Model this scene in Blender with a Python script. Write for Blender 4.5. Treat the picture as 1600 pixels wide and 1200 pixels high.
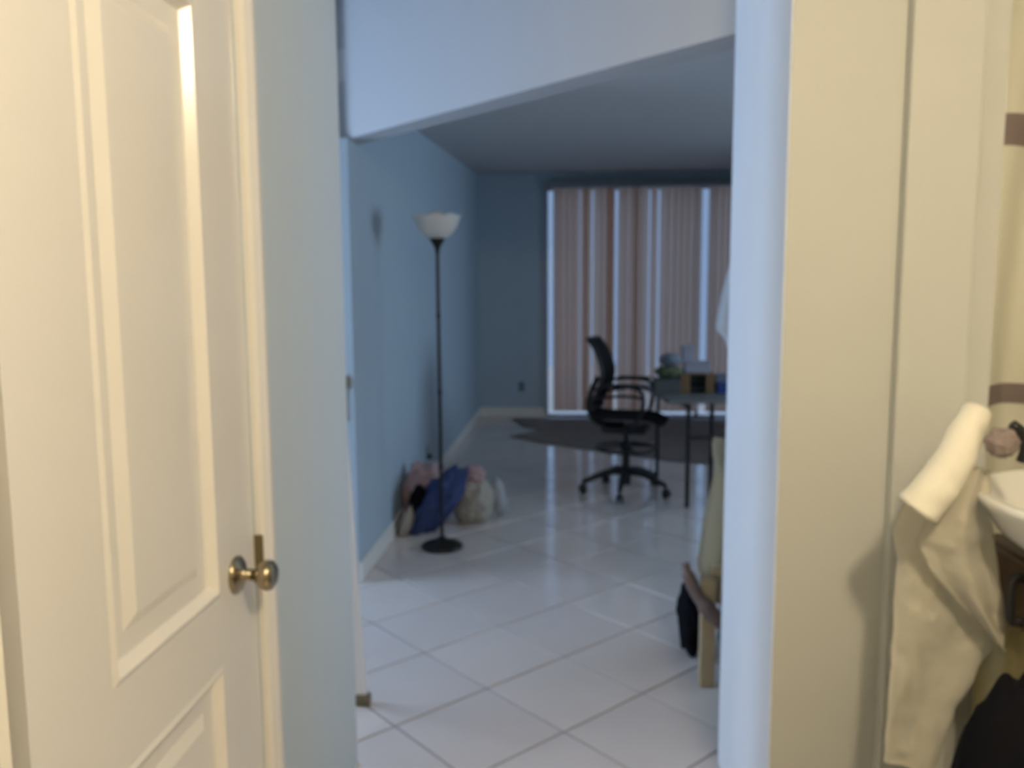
import bpy, bmesh, math, random
from mathutils import Vector, Matrix, noise
S = bpy.context.scene
for o in list(bpy.data.objects): bpy.data.objects.remove(o)
C = S.collection
random.seed(4)
# ---------------------------------------------------------------- camera
pitch, roll, yaw, H = .1162, -.0059, math.radians(4.23), 1.42
cp, sp = math.cos(pitch), math.sin(pitch)
fw = Vector((-math.sin(yaw)*cp, math.cos(yaw)*cp, -sp)); r0 = Vector((math.cos(yaw), math.sin(yaw), 0)); u0 = r0.cross(fw)
rt = r0*math.cos(roll)+u0*math.sin(roll); up = -r0*math.sin(roll)+u0*math.cos(roll)
cd = bpy.data.cameras.new('camera'); cam = bpy.data.objects.new('camera', cd); C.objects.link(cam); S.camera = cam
m = Matrix((rt, up, -fw)).transposed().to_4x4(); m.translation = (0, 0, H); cam.matrix_world = m
cd.sensor_width = 36; cd.lens = 1300/1600*36; cd.clip_start = .02
cd.dof.use_dof = True; cd.dof.focus_distance = .35; cd.dof.aperture_fstop = 12
# ---------------------------------------------------------------- world, sun, daylight, exposure
W = bpy.data.worlds.new('sky'); S.world = W; W.use_nodes = True
bg = W.node_tree.nodes['Background']; bg.inputs[0].default_value = (.46, .64, 1.0, 1); bg.inputs[1].default_value = .6
sd = bpy.data.lights.new('sun', 'SUN'); sd.energy = 1.1; sd.angle = .02; sd.color = (1, .95, .88)
so = bpy.data.objects.new('sun', sd); C.objects.link(so); so.rotation_euler = (math.radians(-28), 0, math.radians(20))
def area(name, loc, rot, sx, sy, e, col):
    d = bpy.data.lights.new(name, 'AREA'); d.shape = 'RECTANGLE'; d.size = sx; d.size_y = sy; d.energy = e; d.color = col
    o = bpy.data.objects.new(name, d); C.objects.link(o); o.location = loc; o.rotation_euler = rot
area('daylight_side_window', (-3.55, 3.35, 1.45), (0, math.radians(-90), 0), 1.7, 1.5, 150, (.60, .76, 1.0))
area('daylight_sliding_door', (1.4, 9.75, 1.3), (math.radians(-90), 0, 0), 3.4, 2.4, 21, (.38, .60, 1.0))
area('added_right_fill', (4.30, 4.9, 1.75), (0, math.radians(90), 0), 1.6, 2.4, 94, (.69, .85, 1.0))  # unseen source added to lift the dark far room
LAMP_E = 310
vs = S.view_settings
S.display_settings.display_device = 'sRGB'; vs.view_transform = 'Standard'; vs.look = 'None'; vs.exposure = 0; vs.gamma = 1; vs.use_curve_mapping = False

# ---------------------------------------------------------------- materials
def mat(name, col, rough=.6, metal=0, var=.06, scale=6, bump=0, bscale=60, spec=.5, trans=0, coat=0):
    M = bpy.data.materials.new(name); M.use_nodes = True; nt = M.node_tree; n = nt.nodes; l = nt.links
    b = n['Principled BSDF']; b.inputs['Roughness'].default_value = rough; b.inputs['Metallic'].default_value = metal
    b.inputs['Specular IOR Level'].default_value = spec
    if coat: b.inputs['Coat Weight'].default_value = coat; b.inputs['Coat Roughness'].default_value = .12
    tc = n.new('ShaderNodeTexCoord'); no = n.new('ShaderNodeTexNoise'); no.inputs['Scale'].default_value = scale; no.inputs['Detail'].default_value = 4
    l.new(tc.outputs['Object'], no.inputs['Vector'])
    mx = n.new('ShaderNodeMixRGB'); mx.inputs[1].default_value = tuple(c*(1-var) for c in col)+(1,); mx.inputs[2].default_value = tuple(min(1, c*(1+var)) for c in col)+(1,)
    l.new(no.outputs['Fac'], mx.inputs[0]); l.new(mx.outputs[0], b.inputs['Base Color'])
    if bump:
        n2 = n.new('ShaderNodeTexNoise'); n2.inputs['Scale'].default_value = bscale; n2.inputs['Detail'].default_value = 3; l.new(tc.outputs['Object'], n2.inputs['Vector'])
        bp = n.new('ShaderNodeBump'); bp.inputs['Strength'].default_value = bump; bp.inputs['Distance'].default_value = .004
        l.new(n2.outputs['Fac'], bp.inputs['Height']); l.new(bp.outputs[0], b.inputs['Normal'])
    if trans:
        t = n.new('ShaderNodeBsdfTranslucent'); t.inputs[0].default_value = col+(1,); ms = n.new('ShaderNodeMixShader'); ms.inputs[0].default_value = trans
        l.new(b.outputs[0], ms.inputs[1]); l.new(t.outputs[0], ms.inputs[2]); l.new(ms.outputs[0], n['Material Output'].inputs[0])
    return M
M = dict(
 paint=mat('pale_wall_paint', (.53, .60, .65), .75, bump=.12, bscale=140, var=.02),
 header=mat('pale_paint_dimmed', (.45, .46, .485), .8, bump=.12, bscale=140, var=.02), litface=mat('lit_face_paint', (.80, .82, .86), .6, bump=.1, bscale=140, var=.02),  # wall paint darkened to dim the header, lightened for the daylit right face
 blue=mat('blue_wall_paint', (.40, .50, .59), .7, bump=.12, bscale=140, var=.03),
 cream=mat('cream_wall_paint', (.54, .54, .50), .75, bump=.12, bscale=140, var=.02),
 ceil=mat('ceiling_paint', (.56, .56, .58), .9, bump=.3, bscale=90, var=.03),
 white=mat('white_gloss_paint', (.80, .77, .72), .22, var=.015, bump=.05, bscale=50),
 trim=mat('white_trim_paint', (.78, .76, .74), .4, var=.02),
 grout=mat('grout', (.26, .24, .25), .9),
 tile=mat('white_glazed_tile', (.66, .60, .57), .12, var=.05, scale=5, bump=.05, bscale=14),
 tile2=mat('white_glazed_tile_warm', (.62, .565, .545), .14, var=.06, scale=4, bump=.05, bscale=14),
 brass=mat('aged_brass', (.36, .30, .205), .27, 1),
 darkbrass=mat('dull_brass', (.20, .16, .09), .5, .7),
 black=mat('black_plastic', (.012, .012, .013), .5), mesh=mat('black_mesh_fabric', (.014, .014, .016), .8, bump=.4, bscale=300),
 bronze=mat('dark_bronze_metal', (.022, .020, .018), .35, .6),
 frosted=mat('frosted_white_glass', (.80, .79, .76), .3, trans=.3),
 slat=mat('taupe_vinyl_slat', (.72, .505, .385), .6, trans=.62, var=.06), alu=mat('white_aluminium', (.45, .46, .48), .4, .2),
 rail=mat('grey_head_rail', (.22, .24, .26), .5),
 rug=mat('dark_brown_rug', (.23, .185, .16), .95, bump=.8, bscale=200, var=.25, scale=9),
 navy=mat('blue_denim_cloth', (.035, .058, .17), .9, bump=.5, bscale=150, var=.3, scale=12),
 ink=mat('near_black_cloth', (.006, .006, .008), .95, var=.3, spec=.08),
 pink=mat('dusty_pink_cloth', (.38, .27, .28), .9, bump=.4, bscale=120, var=.12, scale=10),
 beige=mat('beige_cloth', (.37, .35, .31), .9, bump=.4, bscale=120, var=.1, scale=10),
 pale=mat('pale_grey_cloth', (.36, .39, .43), .9, bump=.4, bscale=120, var=.1, scale=10),
 towel=mat('cream_terry_towel', (.84, .79, .66), .95, bump=.6, bscale=260, var=.06, scale=12),
 taupe=mat('taupe_cloth_stripe', (.25, .20, .185), .95, bump=.5, bscale=260, var=.1),
 ivory=mat('ivory_cloth', (.55, .48, .33), .95, bump=.4, bscale=160, var=.06), shirt=mat('white_cotton', (.62, .62, .63), .9, bump=.3, bscale=90),
 wood=mat('light_pine_wood', (.46, .36, .22), .5, var=.18, scale=14), brown=mat('brown_bentwood', (.16, .11, .10), .45, var=.15, scale=14),
 cabinet=mat('dark_brown_cabinet_wood', (.085, .052, .026), .5, var=.25, scale=12),
 ceramic=mat('white_glazed_ceramic', (.80, .79, .75), .12, var=.01),
 desktop=mat('grey_desk_laminate', (.21, .21, .21), .4), olive=mat('olive_green_bag', (.13, .15, .08), .8, bump=.4), grey=mat('grey_green_case', (.12, .13, .13), .7),
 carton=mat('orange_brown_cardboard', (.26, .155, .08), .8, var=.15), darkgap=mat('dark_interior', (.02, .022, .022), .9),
 boxblue=mat('blue_plastic', (.035, .08, .30), .5), boxgrey=mat('blue_grey_plastic', (.20, .24, .29), .6), boxwhite=mat('white_card', (.44, .44, .52), .7),
 green=mat('dark_green_fabric', (.01, .045, .035), .8), khaki=mat('khaki_wicker', (.24, .20, .09), .8, bump=.8, bscale=90, var=.25, scale=30),
 concrete=mat('patio_concrete', (.6, .6, .6), .9), plate=mat('ivory_plastic', (.5, .5, .5), .4), smoke=mat('dim_grey_plastic', (.20, .24, .30), .5),
)
def glass():
    G = bpy.data.materials.new('window_glass'); G.use_nodes = True; n = G.node_tree.nodes; l = G.node_tree.links
    n.remove(n['Principled BSDF']); t = n.new('ShaderNodeBsdfTransparent'); t.inputs[0].default_value = (.9, .93, .95, 1)
    g = n.new('ShaderNodeBsdfGlossy'); g.inputs['Roughness'].default_value = .02; f = n.new('ShaderNodeFresnel'); f.inputs[0].default_value = 1.45
    ms = n.new('ShaderNodeMixShader'); l.new(f.outputs[0], ms.inputs[0]); l.new(t.outputs[0], ms.inputs[1]); l.new(g.outputs[0], ms.inputs[2]); l.new(ms.outputs[0], n['Material Output'].inputs[0])
    return G
M['glass'] = glass()
def lampglass():
    G = bpy.data.materials.new('lit_opal_glass'); G.use_nodes = True; b = G.node_tree.nodes['Principled BSDF']
    b.inputs['Base Color'].default_value = (.9, .85, .75, 1); b.inputs['Emission Color'].default_value = (1, .825, .55, 1); b.inputs['Emission Strength'].default_value = LAMP_E
    return G
M['opal'] = lampglass()
def striped(name):            # woven horizontal taupe bands on cream cloth (print on the fabric, by its own height)
    G = mat(name, (.68, .66, .55), .9, bump=.3, bscale=160, var=.05); nt = G.node_tree; n = nt.nodes; l = nt.links
    tc = n.new('ShaderNodeTexCoord'); sx = n.new('ShaderNodeSeparateXYZ'); l.new(tc.outputs['Object'], sx.inputs[0])
    prev = None
    for a, b in ((1.727, 1.797), (1.137, 1.186)):
        g1 = n.new('ShaderNodeMath'); g1.operation = 'GREATER_THAN'; g1.inputs[1].default_value = a; l.new(sx.outputs[2], g1.inputs[0])
        g2 = n.new('ShaderNodeMath'); g2.operation = 'LESS_THAN'; g2.inputs[1].default_value = b; l.new(sx.outputs[2], g2.inputs[0])
        g3 = n.new('ShaderNodeMath'); g3.operation = 'MULTIPLY'; l.new(g1.outputs[0], g3.inputs[0]); l.new(g2.outputs[0], g3.inputs[1])
        if prev: a2 = n.new('ShaderNodeMath'); a2.operation = 'ADD'; l.new(prev.outputs[0], a2.inputs[0]); l.new(g3.outputs[0], a2.inputs[1]); prev = a2
        else: prev = g3
    b = n['Principled BSDF']; src = b.inputs['Base Color'].links[0].from_socket
    mx = n.new('ShaderNodeMixRGB'); mx.inputs[2].default_value = (.22, .175, .165, 1); l.new(src, mx.inputs[1]); l.new(prev.outputs[0], mx.inputs[0]); l.new(mx.outputs[0], b.inputs['Base Color'])
    return G
M['curtain'] = striped('cream_curtain_with_taupe_bands')

# ---------------------------------------------------------------- mesh helpers
def obj(name, bm, m, parent=None, smooth=False, bevel=0, label=None, cat=None, group=None, kind=None, sub=0, solid=0):
    bmesh.ops.recalc_face_normals(bm, faces=bm.faces)
    me = bpy.data.meshes.new(name); bm.to_mesh(me); bm.free()
    me.materials.append(M[m] if isinstance(m, str) else m)
    for p in me.polygons: p.use_smooth = smooth
    o = bpy.data.objects.new(name, me); C.objects.link(o)
    if parent: o.parent = parent
    if solid: k = o.modifiers.new('thick', 'SOLIDIFY'); k.thickness = solid; k.offset = 0
    if bevel: k = o.modifiers.new('bevel', 'BEVEL'); k.width = bevel; k.segments = 2; k.limit_method = 'ANGLE'; k.angle_limit = .7
    if sub: k = o.modifiers.new('sub', 'SUBSURF'); k.levels = sub; k.render_levels = sub
    tag(o, label, cat, group, kind); return o
def tag(o, label=None, cat=None, group=None, kind=None):
    for k, v in (('label', label), ('category', cat), ('group', group), ('kind', kind)):
        if v: o[k] = v
def thing(name, loc, label, cat, rz=0, group=None):
    o = bpy.data.objects.new(name, None); C.objects.link(o); o.location = loc; o.rotation_euler = (0, 0, rz); o.empty_display_size = .1
    tag(o, label, cat, group); return o
def struct(name, bm, m, **k): return obj(name, bm, m, kind='structure', **k)
def N(): return bmesh.new()
def box(bm, a, b, mtx=None):
    x0, y0, z0 = a; x1, y1, z1 = b
    v = [bm.verts.new(p) for p in ((x0,y0,z0),(x1,y0,z0),(x1,y1,z0),(x0,y1,z0),(x0,y0,z1),(x1,y0,z1),(x1,y1,z1),(x0,y1,z1))]
    for f in ((0,3,2,1),(4,5,6,7),(0,1,5,4),(1,2,6,5),(2,3,7,6),(3,0,4,7)): bm.faces.new([v[i] for i in f])
    if mtx: bmesh.ops.transform(bm, matrix=mtx, verts=v)
    return bm
def bx(a, b): return box(N(), a, b)
def prism(bm, pts, z0, z1):
    lo = [bm.verts.new((x, y, z0)) for x, y in pts]; hi = [bm.verts.new((x, y, z1)) for x, y in pts]; n = len(pts)
    bm.faces.new(lo[::-1]); bm.faces.new(hi)
    for i in range(n): bm.faces.new((lo[i], lo[(i+1)%n], hi[(i+1)%n], hi[i]))
    return bm
def lathe(bm, prof, seg=32, c=(0,0,0), wave=0, nw=0):
    rings = []
    for r, z in prof:
        if r < 1e-5: rings.append([bm.verts.new((c[0], c[1], c[2]+z))])
        else: rings.append([bm.verts.new((c[0]+r*math.cos(2*math.pi*i/seg), c[1]+r*math.sin(2*math.pi*i/seg), c[2]+z)) for i in range(seg)])
    for A, B in zip(rings, rings[1:]):
        for i in range(seg):
            j = (i+1) % seg
            if len(A) == 1 and len(B) == 1: continue
            if len(A) == 1: bm.faces.new((A[0], B[i], B[j]))
            elif len(B) == 1: bm.faces.new((A[i], A[j], B[0]))
            else: bm.faces.new((A[i], A[j], B[j], B[i]))
    return bm
def tube(bm, pts, r, seg=10, cap=True):
    pts = [Vector(p) for p in pts]; rs = r if isinstance(r, (list, tuple)) else [r]*len(pts); rings = []; t0 = None
    for i, p in enumerate(pts):
        t = (pts[min(i+1, len(pts)-1)]-pts[max(i-1, 0)]).normalized()
        if t0 is None:
            a = Vector((0,0,1)) if abs(t.z) < .9 else Vector((1,0,0)); n = t.cross(a).normalized()
        else: n = (n - t*n.dot(t)).normalized()
        t0 = t; b = t.cross(n)
        rings.append([bm.verts.new(p+(n*math.cos(2*math.pi*k/seg)+b*math.sin(2*math.pi*k/seg))*rs[i]) for k in range(seg)])
    for A, B in zip(rings, rings[1:]):
        for k in range(seg): bm.faces.new((A[k], A[(k+1)%seg], B[(k+1)%seg], B[k]))
    if cap: bm.faces.new(rings[0][::-1]); bm.faces.new(rings[-1])
    return bm
def curve(pts, n=6):          # catmull-rom
    P = [Vector(p) for p in pts]; P = [P[0]*2-P[1]]+P+[P[-1]*2-P[-2]]; out = []
    for i in range(1, len(P)-2):
        for k in range(n):
            t = k/n; out.append(.5*((2*P[i])+(P[i+1]-P[i-1])*t+(2*P[i-1]-5*P[i]+4*P[i+1]-P[i+2])*t*t+(3*P[i]-P[i-1]-3*P[i+1]+P[i+2])*t**3))
    out.append(P[-2]); return out
def heap(c, s, seed=0, amp=.22, freq=2.2, rot=0, floor=0, lean=0, shear_x=0):   # crumpled cloth lump
    bm = N(); bmesh.ops.create_icosphere(bm, subdivisions=5, radius=1)
    for v in bm.verts:
        p = v.co.normalized(); d = 1+amp*noise.noise(p*freq+Vector((seed*7.3, seed, 0)))+amp*.55*(abs(noise.noise(p*freq*2.3+Vector((seed, 3, seed))))*2-.6)+amp*.22*noise.noise(p*9+Vector((seed,)*3))
        q = Vector((p.x*s[0], p.y*s[1], p.z*s[2]))*d; q.x += shear_x*q.z
        q = Matrix.Rotation(rot, 3, 'Z') @ (Matrix.Rotation(lean, 3, 'Y') @ q)+Vector(c)
        q.z = max(q.z, floor+.001*random.random()); v.co = q
    return bm
def grid(rows, disp=None):    # rows of 3D points -> surface
    bm = N(); V = []
    for i, r in enumerate(rows):
        V.append([bm.verts.new(Vector(p)+(disp(i, j, Vector(p)) if disp else Vector())) for j, p in enumerate(r)])
    for i in range(len(V)-1):
        for j in range(len(V[0])-1): bm.faces.new((V[i][j], V[i][j+1], V[i+1][j+1], V[i+1][j]))
    return bm
def lerp(a, b, t): return a+(b-a)*t
def interp(keys, t):          # keys: list of (t, tuple)
    for (a, A), (b, B) in zip(keys, keys[1:]):
        if t <= b:
            u = (t-a)/(b-a); return tuple(lerp(x, y, u) for x, y in zip(A, B))
    return keys[-1][1]

# ================================================================ SETTING
XL, YB = -1.03, 9.07         # left wall of the far room, back wall
# floor: base slab + diagonal tiles
floor = struct('floor', bx((-3.6, -1.3, -.06), (4.2, YB+.12, -.006)), 'grout')
s = .3895; A = math.radians(40.77)-math.radians(4.23)*0
# tile directions in room axes are exactly diagonal; one grout crossing sits at P0
P0 = Vector((0, 0)); 
yw = math.radians(4.23)
def rot2(x, y): return Vector((x*math.cos(yw)-y*math.sin(yw), x*math.sin(yw)+y*math.cos(yw)))
P0 = rot2(-.0656*H, 1.9866*H)
dv = Vector((1, 1)).normalized()*s; du = Vector((1, -1)).normalized()*s
def clip(poly, f):
    out = []
    for a, b in zip(poly, poly[1:]+poly[:1]):
        da, db = f(a), f(b)
        if da >= 0: out.append(a)
        if (da >= 0) != (db >= 0): out.append(a+(b-a)*(da/(da-db)))
    return out
hidden = N(); g = .0045; nt = 0
for i in range(-30, 30):
    for j in range(-30, 30):
        o = P0+du*i+dv*j; a = du.normalized()*g; b = dv.normalized()*g
        q = [o+a+b, o+du-a+b, o+du+dv-a-b, o+dv+a-b]
        for f in (lambda p: p.x+3.3, lambda p: 3.9-p.x, lambda p: p.y+1.1, lambda p: YB-p.y): q = clip(q, f) if len(q) > 2 else []
        if len(q) < 3: continue
        c = o+du*.5+dv*.5
        ar = abs(sum(p.x*r.y-r.x*p.y for p, r in zip(q, q[1:]+q[:1])))/2
        if ar < .004: continue
        # visible from the doorway: between the left wall and the sight line past the right wall's end
        vis = c.y > 1.9 and c.x > -1.35 and (c.x < .30*c.y+.35)
        z = -.0006*random.random()
        if vis:
            nt += 1; obj('tile', prism(N(), [tuple(p) for p in q], -.006, z), random.choice(('tile', 'tile', 'tile2')), floor, bevel=.0015)
        else: prism(hidden, [tuple(p) for p in q], -.006, z)
t = obj('tile_remainder', hidden, 'tile', floor, kind='stuff')
print('tiles', nt)
# hall left wall with the closet door opening
WX = -.60
bm = N(); box(bm, (WX-.12, -1.1, 0), (WX, .79, 2.44)); box(bm, (WX-.12, 1.492, 0), (WX, 2.155, 3.0)); box(bm, (WX-.12, .79, 2.05), (WX, 1.492, 2.44))
struct('wall_left_hall', bm, 'paint')
struct('wall_side_room_near', bx((-3.3, 2.035, 0), (WX-.12, 2.155, 3.0)), 'paint')
bm = N(); box(bm, (-.78, .70, 0), (-.75, 1.6, 2.2)); struct('closet_gap_shade', bm, 'darkgap')  # dark sheet put in for the shade in the gap beside the door
# door
d = thing('door_1', (WX, .828, 0), None, None); d['kind'] = 'structure'; d['label'] = 'white panelled closet door with an aged brass knob, hinged at left'
D0, D1 = .828, 1.486; T = .035; cut = [(.995, 1.330)]
def ring_panel(bm, y0, y1, z0, z1):          # recessed field with sloped moulding and raised centre
    X = WX; w = .022; k = .014; w2 = .034
    pr_ = [(0, X), (w*.45, X+.004), (w, X-k), (w+w2, X-k), (w+w2+.02, X-.004)]
    loops = []
    for off, x in pr_: loops.append([bm.verts.new(p) for p in ((x, y0+off, z0+off), (x, y1-off, z0+off), (x, y1-off, z1-off), (x, y0+off, z1-off))])
    for A_, B_ in zip(loops, loops[1:]):
        for i in range(4): bm.faces.new((A_[i], A_[(i+1)%4], B_[(i+1)%4], B_[i]))
    bm.faces.new(loops[-1])
rowsZ = [(.22, .775), (.897, 1.872), (1.95, 1.985)]
py0, py1 = cut[0]
bm = N(); box(bm, (WX-T, D0, .008), (WX, py0, 2.035)); box(bm, (WX-T, py1, .008), (WX, D1, 2.035))
zz = [.008]+[z for r in rowsZ[:2] for z in r]+[2.035]
for a, b in ((zz[0], zz[1]), (zz[2], zz[3]), (zz[4], zz[5])): box(bm, (WX-T, py0, a), (WX, py1, b))
for a, b in rowsZ[:2]: box(bm, (WX-T, py0, a), (WX-.02, py1, b))
o = obj('door_slab', bm, 'white', d)
for a, b in rowsZ[:2]:
    bm = N(); ring_panel(bm, py0, py1, a, b); obj('door_panel', bm, 'white', d, bevel=.002)
for o in list(d.children): o.matrix_parent_inverse = Matrix.Translation(d.location).inverted()
# knob: rosette, neck, knob (axis +X)
def lathe_x(prof, c, seg=32):
    bm = lathe(N(), prof, seg); bmesh.ops.transform(bm, matrix=Matrix.Translation(c) @ Matrix.Rotation(math.radians(90), 4, 'Y'), verts=bm.verts); return bm
KY, KZ = 1.398, .912
def inv(o, p): o.matrix_parent_inverse = Matrix.Translation(p.location).inverted(); return o
kn = inv(obj('door_knob', lathe_x([(0,.030),(.010,.030),(.0115,.036),(.018,.040),(.0255,.048),(.0275,.057),(.0255,.066),(.017,.072),(0,.0735)], (WX, KY, KZ)), 'brass', d, smooth=True, label='aged brass round knob'), d)
r = obj('rosette', lathe_x([(0,0),(.034,0),(.034,.004),(.028,.009),(.014,.012),(.011,.02),(.010,.034),(0,.034)], (WX, KY, KZ)), 'brass', d, smooth=True, label='aged brass rosette'); inv(r, d)
o = obj('latch_plate', bx((WX-.004, 1.4865, KZ-.03), (WX+.016, 1.4925, KZ+.045)), 'darkbrass', d, bevel=.002, label='dull brass latch plate'); inv(o, d)
# casing
def casing(bm, y0, y1, z0, z1, s=1):
    n = 8; ys = []
    prof = [(0, 0), (.02, .010), (.14, .017), (.28, .011), (.45, .012), (.7, .018), (.92, .018), (1, .006), (1, 0)]
    lo = []; hi = []
    for t_, h_ in prof:
        y = lerp(y0, y1, t_ if s > 0 else 1-t_); lo.append(bm.verts.new((WX+h_, y, z0))); hi.append(bm.verts.new((WX+h_, y, z1)))
    for i in range(len(prof)-1): bm.faces.new((lo[i], lo[i+1], hi[i+1], hi[i]))
    bm.faces.new(lo); bm.faces.new(hi)
bm = N(); casing(bm, 1.495, 1.553, 0, 2.045); casing(bm, .72, .785, 0, 2.045, -1); box(bm, (WX, .72, 2.045), (WX+.018, 1.553, 2.105)); struct('trim_1', bm, 'white')
bm = N(); box(bm, (WX-.11, .785, 0), (WX-.012, .797, 2.04)); box(bm, (WX-.11, 1.4925, 0), (WX-.003, 1.4945, 2.04)); struct('trim_2', bm, 'white')
# diagonal header over the opening
def diag(bm, x0, x1, th, z0, z1, k=XL+3.858):
    n = th/math.sqrt(2); prism(bm, [(x0, k-x0), (x1, k-x1), (x1+n, k-x1+n), (x0+n, k-x0+n)], z0, z1)
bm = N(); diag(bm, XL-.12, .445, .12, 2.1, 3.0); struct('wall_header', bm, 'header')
struct('wall_added_header', prism(N(), [(-.72, 2.155), (WX, 2.155), (XL, 3.83), (XL-.12, 3.83)], 2.75, 3.0), 'paint')  # unseen, added to shape the daylight reaching the diagonal header
# far room walls
bm = N(); box(bm, (XL-.12, 3.83, 0), (XL, YB+.12, 2.1)); box(bm, (XL-.12, 4.03, 2.1), (XL, YB+.12, 2.95)); struct('wall_left', bm, 'blue')
struct('wall_side_room_far', bx((-3.3, 3.83, 0), (XL-.12, 3.95, 3.0)), 'blue')
wb = N(); box(wb, (XL, YB, 0), (-.285, YB+.12, 2.95)); box(wb, (-.285, YB, 2.5), (2.95, YB+.12, 2.95)); box(wb, (2.95, YB, 0), (3.9, YB+.12, 2.95)); struct('wall_back', wb, 'blue')
bm = N(); box(bm, (3.9, 2.4, 0), (4.02, 3.7, 2.95)); box(bm, (3.9, 6.1, 0), (4.02, YB+.12, 2.95)); box(bm, (3.9, 3.7, 0), (4.02, 6.1, .9)); box(bm, (3.9, 3.7, 2.3), (4.02, 6.1, 2.95)); struct('wall_right', bm, 'blue')
bm = N()
for a in (3.7, 4.88, 6.06): box(bm, (3.93, a, .9), (3.99, a+.04, 2.3))
box(bm, (3.93, 3.74, .9), (3.99, 6.06, .94)); box(bm, (3.93, 3.74, 2.26), (3.99, 6.06, 2.3)); w3 = struct('added_window', bm, 'alu')  # unseen window added around the extra light at right
obj('pane', bx((3.958, 3.74, .94), (3.962, 4.88, 2.26)), 'glass', w3); obj('pane', bx((3.958, 4.92, .94), (3.962, 6.06, 2.26)), 'glass', w3)
# side room window wall
bm = N(); box(bm, (-3.3, 2.155, 0), (-3.2, 2.5, 3.0)); box(bm, (-3.3, 2.5, 0), (-3.2, 3.75, .7)); box(bm, (-3.3, 2.5, 2.15), (-3.2, 3.75, 3.0)); box(bm, (-3.3, 3.75, 0), (-3.2, 3.95, 3.0)); struct('wall_side_room', bm, 'paint')
bm = N()
for a in (2.5, 3.105, 3.71): box(bm, (-3.28, a, .7), (-3.22, a+.04, 2.15))
box(bm, (-3.28, 2.54, .7), (-3.22, 3.71, .74)); box(bm, (-3.28, 2.54, 2.11), (-3.22, 3.71, 2.15)); w2 = struct('window_2', bm, 'alu')
obj('pane', bx((-3.252, 2.54, .74), (-3.248, 3.105, 2.11)), 'glass', w2); obj('pane', bx((-3.252, 3.145, .74), (-3.248, 3.71, 2.11)), 'glass', w2)
# ceilings
bm = N()
prism(bm, [(XL-.12, YB+.12), (XL-.12, 3.95), (XL, 3.86), (.45, 2.40), (4.02, 2.40), (4.02, YB+.12)], 0, .14)
for v in bm.verts: v.co.z += 2.43+.0505*(v.co.y-5.28)
struct('ceiling', bm, 'ceil')
struct('ceiling_hall', bx((-.72, -1.2, 2.44), (4.02, 1.78, 2.56)), 'ceil')
struct('ceiling_landing', bx((-3.4, 1.70, 3.0), (4.02, 4.05, 3.12)), 'ceil')
struct('wall_hall_step', bx((-.72, 1.70, 2.56), (4.02, 1.78, 3.0)), 'paint')
# right wall pier, cream wall, pilaster
bm = N(); box(bm, (.4405, 1.7805, 0), (.60, 2.391, 3.0)); struct('wall_right_hall', bm, 'cream'); struct('lit_face_skin', bx((.437, 1.7835, 0), (.440, 2.391, 3.0)), 'litface')  # thin skin added, its colour lightened to brighten the daylit wall face
struct('wall_right_return', bx((.60, 1.78, 0), (.86, 1.90, 3.0)), 'cream')
struct('trim_3', bx((.661, 1.745, 0), (.800, 1.78, 2.44)), 'cream', bevel=.004)
# bathroom shell
struct('wall_alcove_back', bx((.60, 2.35, 0), (4.02, 2.47, 3.0)), 'cream')
struct('wall_alcove_side', bx((.72, 1.90, 0), (.85, 2.35, 3.0)), 'cream')
struct('wall_bath_right', bx((2.2, -1.1, 0), (2.32, 2.35, 3.0)), 'cream')
struct('wall_behind', bx((-.72, -1.22, 0), (2.32, -1.1, 2.44)), 'cream')
# baseboards
struct('baseboard_left', bx((XL, 3.83, 0), (XL+.014, YB-.014, .10)), 'trim', bevel=.004)
struct('baseboard_back', bx((XL, YB-.014, 0), (-.30, YB, .10)), 'trim', bevel=.004)
struct('baseboard_hall', bx((WX, 1.553, 0), (WX+.012, 2.155, .10)), 'trim', bevel=.004)
# strike plate on the end of the left wall
st = thing('strike_plate', (-1.075, 3.83, .9), 'small tarnished brass strike plate on the end edge of the blue left wall', 'strike plate')
obj('plate', bx((-.012, -.004, -.11), (.012, 0, .075)), 'darkbrass', st, bevel=.001); obj('lip', bx((-.012, -.018, .05), (.026, -.004, .11)), 'darkbrass', st, bevel=.002)

# sliding glass door behind the blinds
bm = N()
box(bm, (-.285, YB+.03, 0), (-.275, YB+.09, 2.5))
for x in (1.32, 2.91): box(bm, (x, YB+.03, 0), (x+.04, YB+.09, 2.5))
box(bm, (-.275, YB+.03, 2.44), (2.91, YB+.09, 2.5)); box(bm, (-.275, YB+.03, 0), (2.91, YB+.09, .02)); w1 = struct('window_1', bm, 'alu')
obj('pane', bx((-.275, YB+.058, .02), (1.32, YB+.062, 2.44)), 'glass', w1); obj('pane', bx((1.36, YB+.058, .02), (2.91, YB+.062, 2.44)), 'glass', w1)
struct('ground', bx((-5, YB+.12, -.15), (8, YB+6, -.02)), 'concrete')

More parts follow.
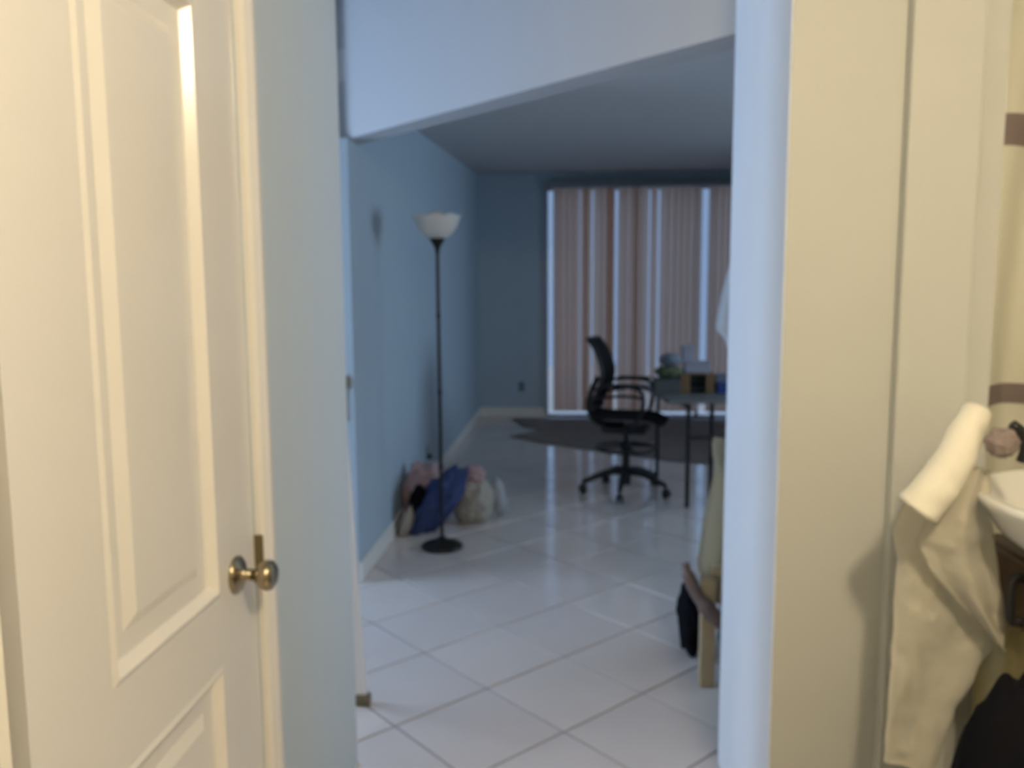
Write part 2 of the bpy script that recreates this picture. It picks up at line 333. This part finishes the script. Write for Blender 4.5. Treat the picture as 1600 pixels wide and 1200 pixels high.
# ================================================================ BLINDS
bl = thing('vertical_blind', (0, YB-.10, 0), 'taupe vertical blind with uneven slats across the sliding glass door', 'blind')
obj('head_rail', bx((-.24, -.03, 2.455), (2.93, .05, 2.54)), 'rail', bl, bevel=.006)
x = -.212; px = lambda p: -.25+(p-858)*.00695
gaps = [(px(923), .016), (px(959), .032), (px(998), .018), (px(1010), .032), (px(1023), .020), (px(1092), .065), (px(1143), .02), (2.1, .03)]
z0, z1 = .075, 2.452; k = 0; gi = 0
def slat(x, w, ang, tilt=0):
    bm = N(); n = 5; th = .0015; rows = []
    for i in range(n+1):
        t_ = i/n-.5; cx = t_*w; cy = .010*(1-4*t_*t_)
        rows.append((cx*math.cos(ang)-cy*math.sin(ang), cx*math.sin(ang)+cy*math.cos(ang)))
    lo = [bm.verts.new((x+a+tilt*1.0, b, z0)) for a, b in rows]; hi = [bm.verts.new((x+a, b, z1)) for a, b in rows]
    for i in range(n): bm.faces.new((lo[i], lo[i+1], hi[i+1], hi[i]))
    obj('slat', bm, 'slat', bl, smooth=True)
while x < 2.90:
    ang = math.radians(random.uniform(14, 34)); w = .089; pw = w*math.cos(ang)
    if k == 3: slat(x+pw/2, w, ang, -.0); x += pw+.008                    # thin slit
    elif gi < len(gaps) and x+pw > gaps[gi][0]-gaps[gi][1]/2:
        e = gaps[gi][0]-gaps[gi][1]/2
        ang = math.radians(random.uniform(15, 30)); pw = w*math.cos(ang)
        slat(e-pw/2, w, ang); x = e+gaps[gi][1]; gi += 1
    else: slat(x+pw/2, w, ang); x += pw-.012
    k += 1
# ================================================================ RUG
bm = N(); pts = [(-.66, 8.86), (-.50, 8.35), (-.30, 8.15), (-.60, 7.80), (-.22, 7.42), (.35, 7.05), (.88, 6.70), (1.5, 6.55), (2.6, 6.9), (2.8, 8.7), (1.2, 8.92)]
prism(bm, pts, .0005, .012); obj('floor_rug', bm, 'rug', bevel=.004, label='dark brown rug lying crooked in front of the blinds', cat='rug')

# ================================================================ FLOOR LAMP
L = thing('floor_lamp', (-.716, 4.40, 0), 'tall dark torchiere floor lamp with a white bowl shade by the blue wall', 'lamp')
obj('base', lathe(N(), [(0,0),(.113,0),(.115,.008),(.108,.02),(.07,.033),(.03,.042),(.018,.06),(0,.06)], 40), 'bronze', L, smooth=True)
bm = N(); tube(bm, [(0,0,.05),(0,0,1.64)], .0095, 14)
for z in (.45, .86, 1.27): tube(bm, [(0,0,z-.012),(0,0,z+.012)], .012, 14)
obj('pole', bm, 'bronze', L, smooth=False)
obj('cup', lathe(N(), [(0,1.60),(.011,1.60),(.014,1.625),(.028,1.65),(.040,1.668),(.042,1.676),(0,1.676)], 28), 'bronze', L, smooth=True)
bm = lathe(N(), [(.03,1.672),(.055,1.68),(.085,1.705),(.108,1.742),(.118,1.775),(.129,1.792),(.126,1.794),(.113,1.775),(.103,1.744),(.08,1.71),(.05,1.686),(0,1.68)], 48)
for v in bm.verts:
    r_ = math.hypot(v.co.x, v.co.y)
    if r_ > .09: a = math.atan2(v.co.y, v.co.x); v.co.z += .005*math.cos(a*8)*(r_-.09)/.04
obj('shade', bm, 'frosted', L, smooth=True)
obj('bulb', lathe(N(), [(0,1.68),(.016,1.69),(.020,1.74),(.042,1.775),(.040,1.80),(.02,1.818),(0,1.822)], 20), 'frosted', L, smooth=True)

# ================================================================ LAUNDRY PILE
obj('pink_bundle', heap((-.90, 4.90, .16), (.13, .15, .20), 1, .2), 'pink', smooth=True, label='dusty pink crumpled garment at the back of the laundry pile by the wall', cat='clothing')
obj('denim_cloth', heap((-.805, 4.72, .155), (.10, .14, .27), 5, .22, 2.6, 0, 0, math.radians(38)), 'navy', smooth=True, label='bright blue crumpled garment draped down the laundry pile behind the lamp', cat='clothing')
obj('dark_cloth', heap((-.90, 4.66, .19), (.045, .05, .10), 8, .2, 2.4, 0, 0, .2), 'ink', smooth=True, label='small near-black garment tucked left of the blue one', cat='clothing')
obj('beige_garment', heap((-.610, 4.93, .12), (.125, .13, .165), 11, .16), 'beige', smooth=True, label='beige bulky garment bundle right of the lamp pole', cat='clothing')
obj('rolled_garment', heap((-.605, 4.92, .285), (.075, .07, .062), 13, .14), 'pink', smooth=True, label='rolled pink garment resting on top of the beige bundle', cat='clothing')
obj('pale_garment', heap((-.462, 5.03, .13), (.045, .06, .12), 16, .2, 2.2, 0, 0, -.15), 'pale', smooth=True, label='small pale grey garment at the right end of the laundry pile', cat='clothing')
obj('yellow_garment', heap((-.955, 4.62, .07), (.035, .06, .10), 19, .2, 2.2, 0, 0, .3), 'beige', smooth=True, label='narrow pale cloth hanging down at the left of the laundry pile', cat='clothing')
# wall fittings
w = thing('wall_outlet', (XL, 5.73, .26), 'small outlet with a dark plug on the blue wall above the laundry pile', 'outlet')
obj('cover_plate', bx((0, -.035, -.06), (.006, .035, .055)), 'smoke', w, bevel=.002); obj('plug', bx((.006, -.014, -.045), (.034, .014, -.01)), 'black', w, bevel=.004)
w = thing('wall_outlet', (-.565, YB, .33), 'small pale outlet low on the back wall left of the blinds', 'outlet')
obj('cover_plate', bx((-.035, -.006, -.055), (.035, 0, .055)), 'boxgrey', w, bevel=.002); obj('socket', bx((-.016, -.009, -.035), (.016, -.006, -.006)), 'grey', w); obj('socket', bx((-.016, -.009, .006), (.016, -.006, .035)), 'grey', w)

# ================================================================ DRAFTING CHAIR
ch = thing('drafting_chair', (.365, 5.68, 0), 'black mesh-backed drafting chair on castors with a foot ring, beside the desk', 'chair', math.radians(-13))
def rr(a, r, z): return (r*math.cos(a), r*math.sin(a), z)
for k in range(5):
    a = math.radians(-88+72*k)
    bm = N(); tube(bm, curve([rr(a, .02, .155), rr(a, .13, .145), rr(a, .24, .105), rr(a, .295, .085)], 4), [.026-.0009*i for i in range(13)], 10); leg = obj('leg', bm, 'black', ch, smooth=True)
    bm = N()
    for sgn in (-1, 1):
        c = Vector(rr(a, .30, .028)); tn = Vector((-math.sin(a), math.cos(a), 0))
        w_ = lathe(N(), [(0,-.008),(.022,-.008),(.027,-.004),(.027,.004),(.022,.008),(0,.008)], 18)
        mt = Matrix.Translation(c+tn*sgn*.015) @ tn.to_track_quat('Z', 'Y').to_matrix().to_4x4()
        bmesh.ops.transform(w_, matrix=mt, verts=w_.verts); tmp = bpy.data.meshes.new('t'); w_.to_mesh(tmp); w_.free(); bm.from_mesh(tmp); bpy.data.meshes.remove(tmp)
    tube(bm, [rr(a, .295, .09), rr(a, .297, .045)], .010, 10)
    c = Vector(rr(a, .30, .045)); tube(bm, [c-Vector(rr(a, .026, 0)), c+Vector((0,0,.012)), c+Vector(rr(a, .024, 0))], .012, 8)
    obj('castor', bm, 'black', leg, smooth=True)
obj('column', lathe(N(), [(0,.06),(.034,.06),(.034,.17),(.026,.18),(.026,.32),(.017,.325),(.017,.47),(0,.47)], 20), 'black', ch, smooth=False)
bm = N(); ring = [rr(2*math.pi*i/40, .20, .315) for i in range(41)]; tube(bm, ring, .0105, 10, False)
for k in range(4): a = math.pi/2*k+.5; tube(bm, [rr(a, .02, .335), rr(a, .1, .325), rr(a, .197, .315)], .008, 8)
tube(bm, [(0,0,.30),(0,0,.36)], .036, 18)
obj('foot_ring', bm, 'black', ch, smooth=True)
# seat: waterfall-front cushion
rows = []
for i in range(17):
    t_ = i/16; xx = -.235+.51*t_; half = .235*(1-.10*(2*t_-1)**4)*(1 if .02 < t_ < .98 else .9); row = []
    for j in range(13):
        q = j/12*2-1; zt = .565-.018*(1-q*q)-.05*max(0, t_-.72)**2*12+.02*max(0, .15-t_)*6; row.append((xx, half*q, zt-.02*abs(q)**6))
    rows.append(row)
bm = grid(rows); bmesh.ops.solidify(bm, geom=bm.faces[:], thickness=-.095)
obj('seat', bm, 'mesh', ch, smooth=True, sub=1)
obj('seat_pan', box(N(), (-.15, -.13, .430), (.15, .13, .475)), 'black', ch, bevel=.015)
# backrest: curved frame with mesh
prof = [(-.205, .505), (-.243, .56), (-.235, .64), (-.185, .74), (-.165, .83), (-.182, .92), (-.215, 1.00), (-.262, 1.062)]
def bw(t_): return .20+.025*math.sin(math.pi*min(1, t_*1.1))-.03*t_**6
pc = curve([(a, 0, b) for a, b in prof], 4); n = len(pc)
rows = []
for i in range(5, n):
    t_ = i/(n-1); h = bw(t_); rows.append([(pc[i].x+.035*(q*q)*1.0, h*q, pc[i].z) for q in [j/10*2-1 for j in range(11)]])
bm = grid(rows); bmesh.ops.solidify(bm, geom=bm.faces[:], thickness=.014); obj('backrest', bm, 'mesh', ch, smooth=True)
bm = N()
for sgn in (-1, 1): tube(bm, [(p[0][0], p[0][1]*sgn if p[0][1] < 0 else p[0][1], p[0][2]) if sgn < 0 else p[-1] for p in rows], .0125, 8)
bm.free(); bm = N(); Lf = [p[0] for p in rows]; Rf = [p[-1] for p in rows]
tube(bm, Lf, .0125, 8); tube(bm, Rf, .0125, 8); tube(bm, rows[-1], .014, 8); tube(bm, rows[0], .014, 8); fr = obj('back_frame', bm, 'black', ch, smooth=True)
bm = N(); tube(bm, curve([(-.02,0,.47),(-.16,0,.475),(-.232,0,.52),(-.262,0,.60),(-.245,0,.70),(-.20,0,.80)], 5), [.026]*10+[.024]*8+[.018]*8, 12); obj('back_support', bm, 'black', ch, smooth=True)
for sgn in (-1, 1):
    yy = .255*sgn
    bm = N(); tube(bm, curve([(.06, yy*.75, .49), (.09, yy*.98, .50), (.13, yy, .58), (.15, yy, .66), (.135, yy, .735), (.07, yy, .765), (-.03, yy, .770), (-.13, yy*.97, .760), (-.17, yy*.86, .735)], 5), .0125, 10)
    tube(bm, curve([(.145, yy, .69), (.07, yy, .705), (-.05, yy, .700), (-.19, yy*.83, .672)], 4), .0105, 8)
    ar = obj('armrest', bm, 'black', ch, smooth=True)
    obj('arm_pad', box(N(), (-.10, yy-.026, .766), (.125, yy+.026, .786)), 'black', ar, bevel=.008)

# ================================================================ DESK
dk = thing('desk', (.733, 5.305, 0), 'narrow grey-topped desk on thin black metal legs by the blinds', 'desk', math.radians(7))
obj('desktop', box(N(), (-.13, -.02, .675), (1.35, .90, .70)), 'desktop', dk, bevel=.004)
for lx, ly in ((0, 0), (.165, .05), (0, .87), (1.28, 0), (1.28, .87)):
    bm = N(); box(bm, (lx-.012, ly-.012, .0), (lx+.012, ly+.012, .675)); obj('leg', bm, 'black', dk, bevel=.003)
bm = N(); box(bm, (.012, -.008, .445), (1.268, .008, .465)); box(bm, (-.008, .012, .64), (.008, .858, .665)); obj('rail', bm, 'black', dk, bevel=.003)
def crate(name, c, sx, sy, sz, m, label, cat, rz=0, parts=None, zb=.70):
    o = thing(name, (c[0], c[1], zb), label, cat, rz)
    obj('body', box(N(), (-sx/2, -sy/2, 0), (sx/2, sy/2, sz)), m, o, bevel=.004); return o
TOP = .7005
# cardboard organiser with open dark middle
o = thing('desk_organizer', (.835, 5.72, TOP), 'orange-brown desk organizer with a dark open middle, on the desk', 'organizer')
for a, b in ((-.115, -.05), (.055, .115)): obj('side_compartment', box(N(), (a, -.09, 0), (b, .09, .135)), 'carton', o, bevel=.003)
obj('shelf', box(N(), (-.05, -.09, .125), (.055, .09, .135)), 'carton', o); obj('back', box(N(), (-.05, .07, 0), (.055, .09, .125)), 'darkgap', o); obj('drawer', box(N(), (-.046, -.07, .005), (.051, .07, .05)), 'darkgap', o, bevel=.003)
obj('drawer', box(N(), (-.046, -.06, .06), (.051, .07, .118)), 'darkgap', o, bevel=.003)
def onbox(name, c, sx, sy, sz, m, z, label, cat, lid=True):
    o = thing(name, (c[0], c[1], z), label, cat)
    obj('body', box(N(), (-sx/2, -sy/2, 0), (sx/2, sy/2, sz*.82)), m, o, bevel=.004); obj('lid', box(N(), (-sx/2-.003, -sy/2-.003, sz*.82), (sx/2+.003, sy/2+.003, sz)), m, o, bevel=.003); return o
onbox('storage_box', (.835, 5.71), .17, .13, .075, 'boxwhite', TOP+.1355, 'wide white carton lying on top of the brown desk organizer', 'box')
onbox('carton', (.775, 5.71), .075, .09, .105, 'boxwhite', TOP+.2115, 'small upright white carton standing on the wide white carton', 'box')
obj('tote_bag', heap((.645, 5.66, TOP+.145), (.095, .085, .042), 21, .12, 1.8, floor=TOP+.1005), 'olive', smooth=True, label='olive green soft bag on the dark grey case at the left desk end', cat='bag')
onbox('pencil_case', (.63, 5.66), .17, .15, .10, 'grey', TOP, 'dark grey case on the left end of the desk under the olive bag', 'case')
obj('paper_bag', heap((.655, 5.67, TOP+.225), (.072, .06, .046), 23, .10, 1.6, floor=TOP+.186), 'boxgrey', smooth=True, label='blue-grey crumpled packet on top of the olive bag at the desk end', cat='packet')
onbox('plastic_tub', (1.03, 5.70), .13, .16, .072, 'boxblue', TOP, 'blue plastic tub at the right of the brown organizer on the desk', 'tub')
onbox('plastic_tub', (1.02, 5.72), .12, .14, .05, 'boxgrey', TOP+.0725, 'blue-grey tub stacked on the blue tub', 'tub')

# ================================================================ COAT STAND WITH SHIRT (mostly behind the right wall end)
cs = thing('coat_stand', (.86, 4.05, 0), 'coat stand hidden behind the pale right wall end', 'coat stand')
bm = N(); tube(bm, [(0,0,.03),(0,0,1.75)], .016, 12); obj('pole', bm, 'wood', cs); obj('base', lathe(N(), [(0,0),(.15,0),(.15,.02),(.03,.035),(0,.035)], 28), 'wood', cs)
for k in range(4): a = k*math.pi/2+.4; bm = N(); tube(bm, curve([rr(a,.01,1.66), rr(a,.06,1.68), rr(a,.09,1.73)], 3), .008, 8); obj('hook', bm, 'wood', cs)
rows = []
for i in range(25):
    t_ = i/24; z = lerp(1.70, 1.075, t_); w_ = interp([(0, (.03,)), (.12, (.085,)), (.45, (.145,)), (.78, (.185,)), (.86, (.135,)), (1, (.11,))], t_)[0]
    rows.append([(.86+w_*math.cos(a)*(1+.06*math.sin(5*a+2*t_)), 4.05-.0+.10*(.35+t_*.65)*math.sin(a)*(1+.10*math.sin(7*a)), z) for a in [2*math.pi*j/36 for j in range(37)]])
obj('hanging_shirt', grid(rows), 'shirt', smooth=True, solid=.004, label='white shirt hanging at the edge of the pale right wall, above the desk boxes', cat='shirt')

# ================================================================ DRAPED CHAIR at the right edge
dc = thing('wooden_chair', (.66, 3.12, 0), 'light pine chair with a bent brown arm, mostly hidden by the right wall end', 'chair')
def leg_(x, y, z1, w_=.026):
    obj('leg', box(N(), (x-w_, y-w_*.8, 0), (x+w_, y+w_*.8, z1)), 'wood', dc, bevel=.004)
leg_(-.183, -.245, .40); leg_(.20, -.245, .40); leg_(.06, .22, .40); leg_(.20, .22, .84); leg_(.09, .22, .84)
obj('seat', prism(N(), [(-.18, -.25), (.23, -.25), (.23, .25), (.05, .25)], .40, .44), 'wood', dc, bevel=.01)
obj('backrest', box(N(), (.10, .20, .60), (.20, .235, .84)), 'wood', dc, bevel=.008)
bm = N(); tube(bm, curve([(-.262, -.23, .445), (-.252, -.24, .40), (-.225, -.262, .345), (-.195, -.285, .305), (-.165, -.29, .275), (-.12, -.285, .24), (-.05, -.28, .23)], 5), [.014]*4+[.022]*10+[.028]*17, 12); obj('arm', bm, 'brown', dc, smooth=True, label='bent brown wooden arm')
rows = []
for i in range(25):
    t_ = i/24; z = lerp(.82, .30, t_); xl = interp([(0, (.555,)), (.08, (.535,)), (.5, (.472,)), (.78, (.448,)), (1, (.500,))], t_)[0]; yy = interp([(0, (3.30,)), (.15, (3.02,)), (.5, (2.93,)), (1, (2.86,))], t_)[0]
    rows.append([(lerp(xl, .84, j/14), yy+.018*math.sin(j*1.15+t_*2)+(.05 if j == 0 else 0), z) for j in range(15)])
bm = grid(rows); bmesh.ops.solidify(bm, geom=bm.faces[:], thickness=.03)
obj('draped_cloth', bm, 'ivory', smooth=True, label='ivory cloth draped over the pine chair at the right wall end', cat='cloth')
obj('black_bag', heap((.455, 3.13, .155), (.052, .11, .15), 31, .14, 2), 'ink', smooth=True, label='black soft bag on the floor behind the pine chair leg', cat='bag')
obj('green_bag', heap((.60, 2.99, .17), (.06, .08, .17), 33, .1, 2), 'green', smooth=True, label='dark green bag on the floor right of the pine chair leg', cat='bag')

# ================================================================ LEANING STRIP behind the hall wall end
ls = thing('leaning_strip', (-.713, 2.667, 0), 'narrow pale strip of wood standing on a dark foot beyond the left hall wall end', 'wood strip')
mt = Matrix.Rotation(math.radians(-2.6), 4, 'Y')
obj('board', box(N(), (-.045, -.008, .03), (.012, .008, .95), mt), 'trim', ls, bevel=.003); obj('foot', box(N(), (-.035, -.022, 0), (.022, .022, .036)), 'darkbrass', ls, bevel=.008, label='dark foot')

# ================================================================ BATHROOM CORNER AT RIGHT
# striped curtain
rows = []
for i in range(41):
    z = lerp(2.25, .55, i/40); row = []
    for j in range(61):
        x_ = lerp(.865, 1.75, j/60); fold = .045*math.sin(x_*30+1.9*math.sin(z*1.5))+.02*math.sin(x_*13+z*1.1)
        row.append((x_, 2.0+fold*(1-.35*(z-.55)/1.7), z))
    rows.append(row)
obj('shower_curtain', grid(rows), 'curtain', smooth=True, solid=.003, label='cream curtain with two taupe horizontal bands at the right edge', cat='curtain')
rd = thing('curtain_rod', (.85, 2.0, 2.27), 'curtain rod above the banded cream curtain', 'curtain rod')
bm = N(); tube(bm, [(0,0,0),(1.35,0,0)], .012, 12); obj('rod', bm, 'brass', rd, smooth=True)
# vanity cabinet, basin
vc = thing('vanity_cabinet', (1.06, 1.35, 0), 'dark brown vanity cabinet with khaki lower panel under the white basin at the right edge', 'cabinet')
obj('body', box(N(), (-.25, -.28, .80), (.45, .32, .93)), 'cabinet', vc, bevel=.004)
obj('base_panel', box(N(), (-.25, -.28, 0), (.45, .32, .7995)), 'khaki', vc, bevel=.004, label='khaki lower panel')
dr = obj('drawer', box(N(), (-.265, -.26, .815), (-.2505, .30, .925)), 'cabinet', vc, bevel=.003)
bm = N(); tube(bm, curve([(-.266,.13,.825),(-.285,.13,.83),(-.285,.13,.90),(-.266,.13,.905)], 3), .009, 8); obj('handle', bm, 'black', dr, smooth=True, label='black bar handle')
bs = thing('wash_basin', (.985, 1.45, .9305), 'white glazed wash basin with a rounded rim at the right edge', 'basin')
bm = lathe(N(), [(.10,0),(.17,.004),(.235,.055),(.262,.098),(.275,.112),(.272,.122),(.258,.122),(.24,.10),(.20,.055),(.12,.02),(0,.014)], 56); lathe(bm, [(0,0),(.10,0)], 56)
obj('bowl', bm, 'ceramic', bs, smooth=True)
bm = N(); lathe(bm, [(0,.014),(.022,.014),(.022,.018),(0,.020)], 18); obj('drain', bm, 'brass', bs)
# towel: rows (left x, right x) hanging at the basin's left side
def cloth(keys, ny, nx, y0, fold, thick, z_):
    rows = []
    for i in range(ny+1):
        t_ = i/ny; k_ = interp(keys, t_); xl, zl, xr, zr = k_
        rows.append([(lerp(xl, xr, j/nx), y0+fold(t_, j/nx), lerp(zl, zr, j/nx)) for j in range(nx+1)])
    bm = grid(rows, lambda i, j, p: Vector((0, .007*noise.noise(p*22)+.004*noise.noise(p*55), 0))); bmesh.ops.solidify(bm, geom=bm.faces[:], thickness=thick); return bm
tw = thing('hanging_towel', (.70, 1.5, 1.15), 'cream towel hanging in folds from the basin edge, before the cream pilaster', 'towel')
def tp(name, bm, m, **k): o = obj(name, bm, m, tw, smooth=True, **k); inv(o, tw); return o
def f1(t_, q): return -.05*math.sin(math.pi*q)**.7*(1-.2*t_)+.012*math.sin(q*9+t_*3)
def f2(t_, q): 
    dline = q-(.15+1.9*(t_-.05)); return -.022*math.sin(math.pi*q)**.6+.024*(1/(1+math.exp(-dline*18)))*(1 if t_ < .55 else max(0, 1-(t_-.55)*5))+.008*math.sin(q*8+t_*5)
main = [(0, (.672, 1.065, .735, 1.10)), (.12, (.625, 1.015, .742, 1.02)), (.22, (.604, .955, .752, .96)), (.34, (.615, .905, .765, .90)), (.55, (.612, .80, .790, .80)), (.68, (.610, .725, .790, .735)), (.85, (.606, .62, .735, .610)), (1, (.604, .50, .705, .49))]
tp('towel_body', cloth(main, 60, 24, 1.575, f2, .014, 0), 'towel')
# upper overlapping flap with diagonal hem
flap = [(0, (.68, 1.11, .74, 1.09)), (.2, (.640, 1.02, .748, 1.00)), (.45, (.622, .955, .758, .95)), (.75, (.650, .90, .780, .84)), (1, (.770, .77, .784, .755))]
tp('upper_fold', cloth(flap, 40, 18, 1.545, lambda t_, q: -.022*math.sin(math.pi*q)-.030+.008*math.sin(q*10), .014, 0), 'towel')
# rolled sleeve of cloth going down-left
bm = N(); tube(bm, curve([(.715,1.52,1.195),(.690,1.50,1.160),(.665,1.485,1.115),(.632,1.475,1.065),(.603,1.475,1.025)], 6), [lerp(.026, .040, i/24) for i in range(25)], 16)
for v in bm.verts: v.co += Vector((0, 1, 0))*.006*noise.noise(v.co*40)
tp('rolled_end', bm, 'towel'); 
bm = heap((.732, 1.46, 1.150), (.027, .022, .026), 41, .15, floor=-5); tp('taupe_band', bm, 'taupe', label='taupe woven band of the towel')
hk = thing('towel_clip', (.762, 1.47, 1.135), 'black clip holding the towel at the basin rim', 'clip')
bm = N(); tube(bm, curve([(-.01,0,.045),(.008,0,.03),(.014,0,0),(.012,.005,-.02)], 4), .009, 8); obj('clip_body', bm, 'black', hk, smooth=True)
obj('black_garment', heap((.665, 1.19, .36), (.128, .14, .50), 51, .10, 1.5), 'ink', smooth=True, label='black garment heaped below the towel at the bottom right corner', cat='clothing')

# ================================================================ HALL CEILING LIGHT
cl = thing('ceiling_light', (.50, .12, 2.22), 'round opal globe ceiling light of the bathroom', 'ceiling light')
obj('globe', lathe(N(), [(0,-.075),(.05,-.062),(.075,-.03),(.08,0),(.07,.035),(.045,.06),(0,.062)], 28), 'opal', cl, smooth=True)
obj('canopy', lathe(N(), [(0,.06),(.05,.06),(.02,.08),(.02,.19),(.07,.20),(.08,.219),(0,.219)], 28), 'brass', cl, smooth=True)
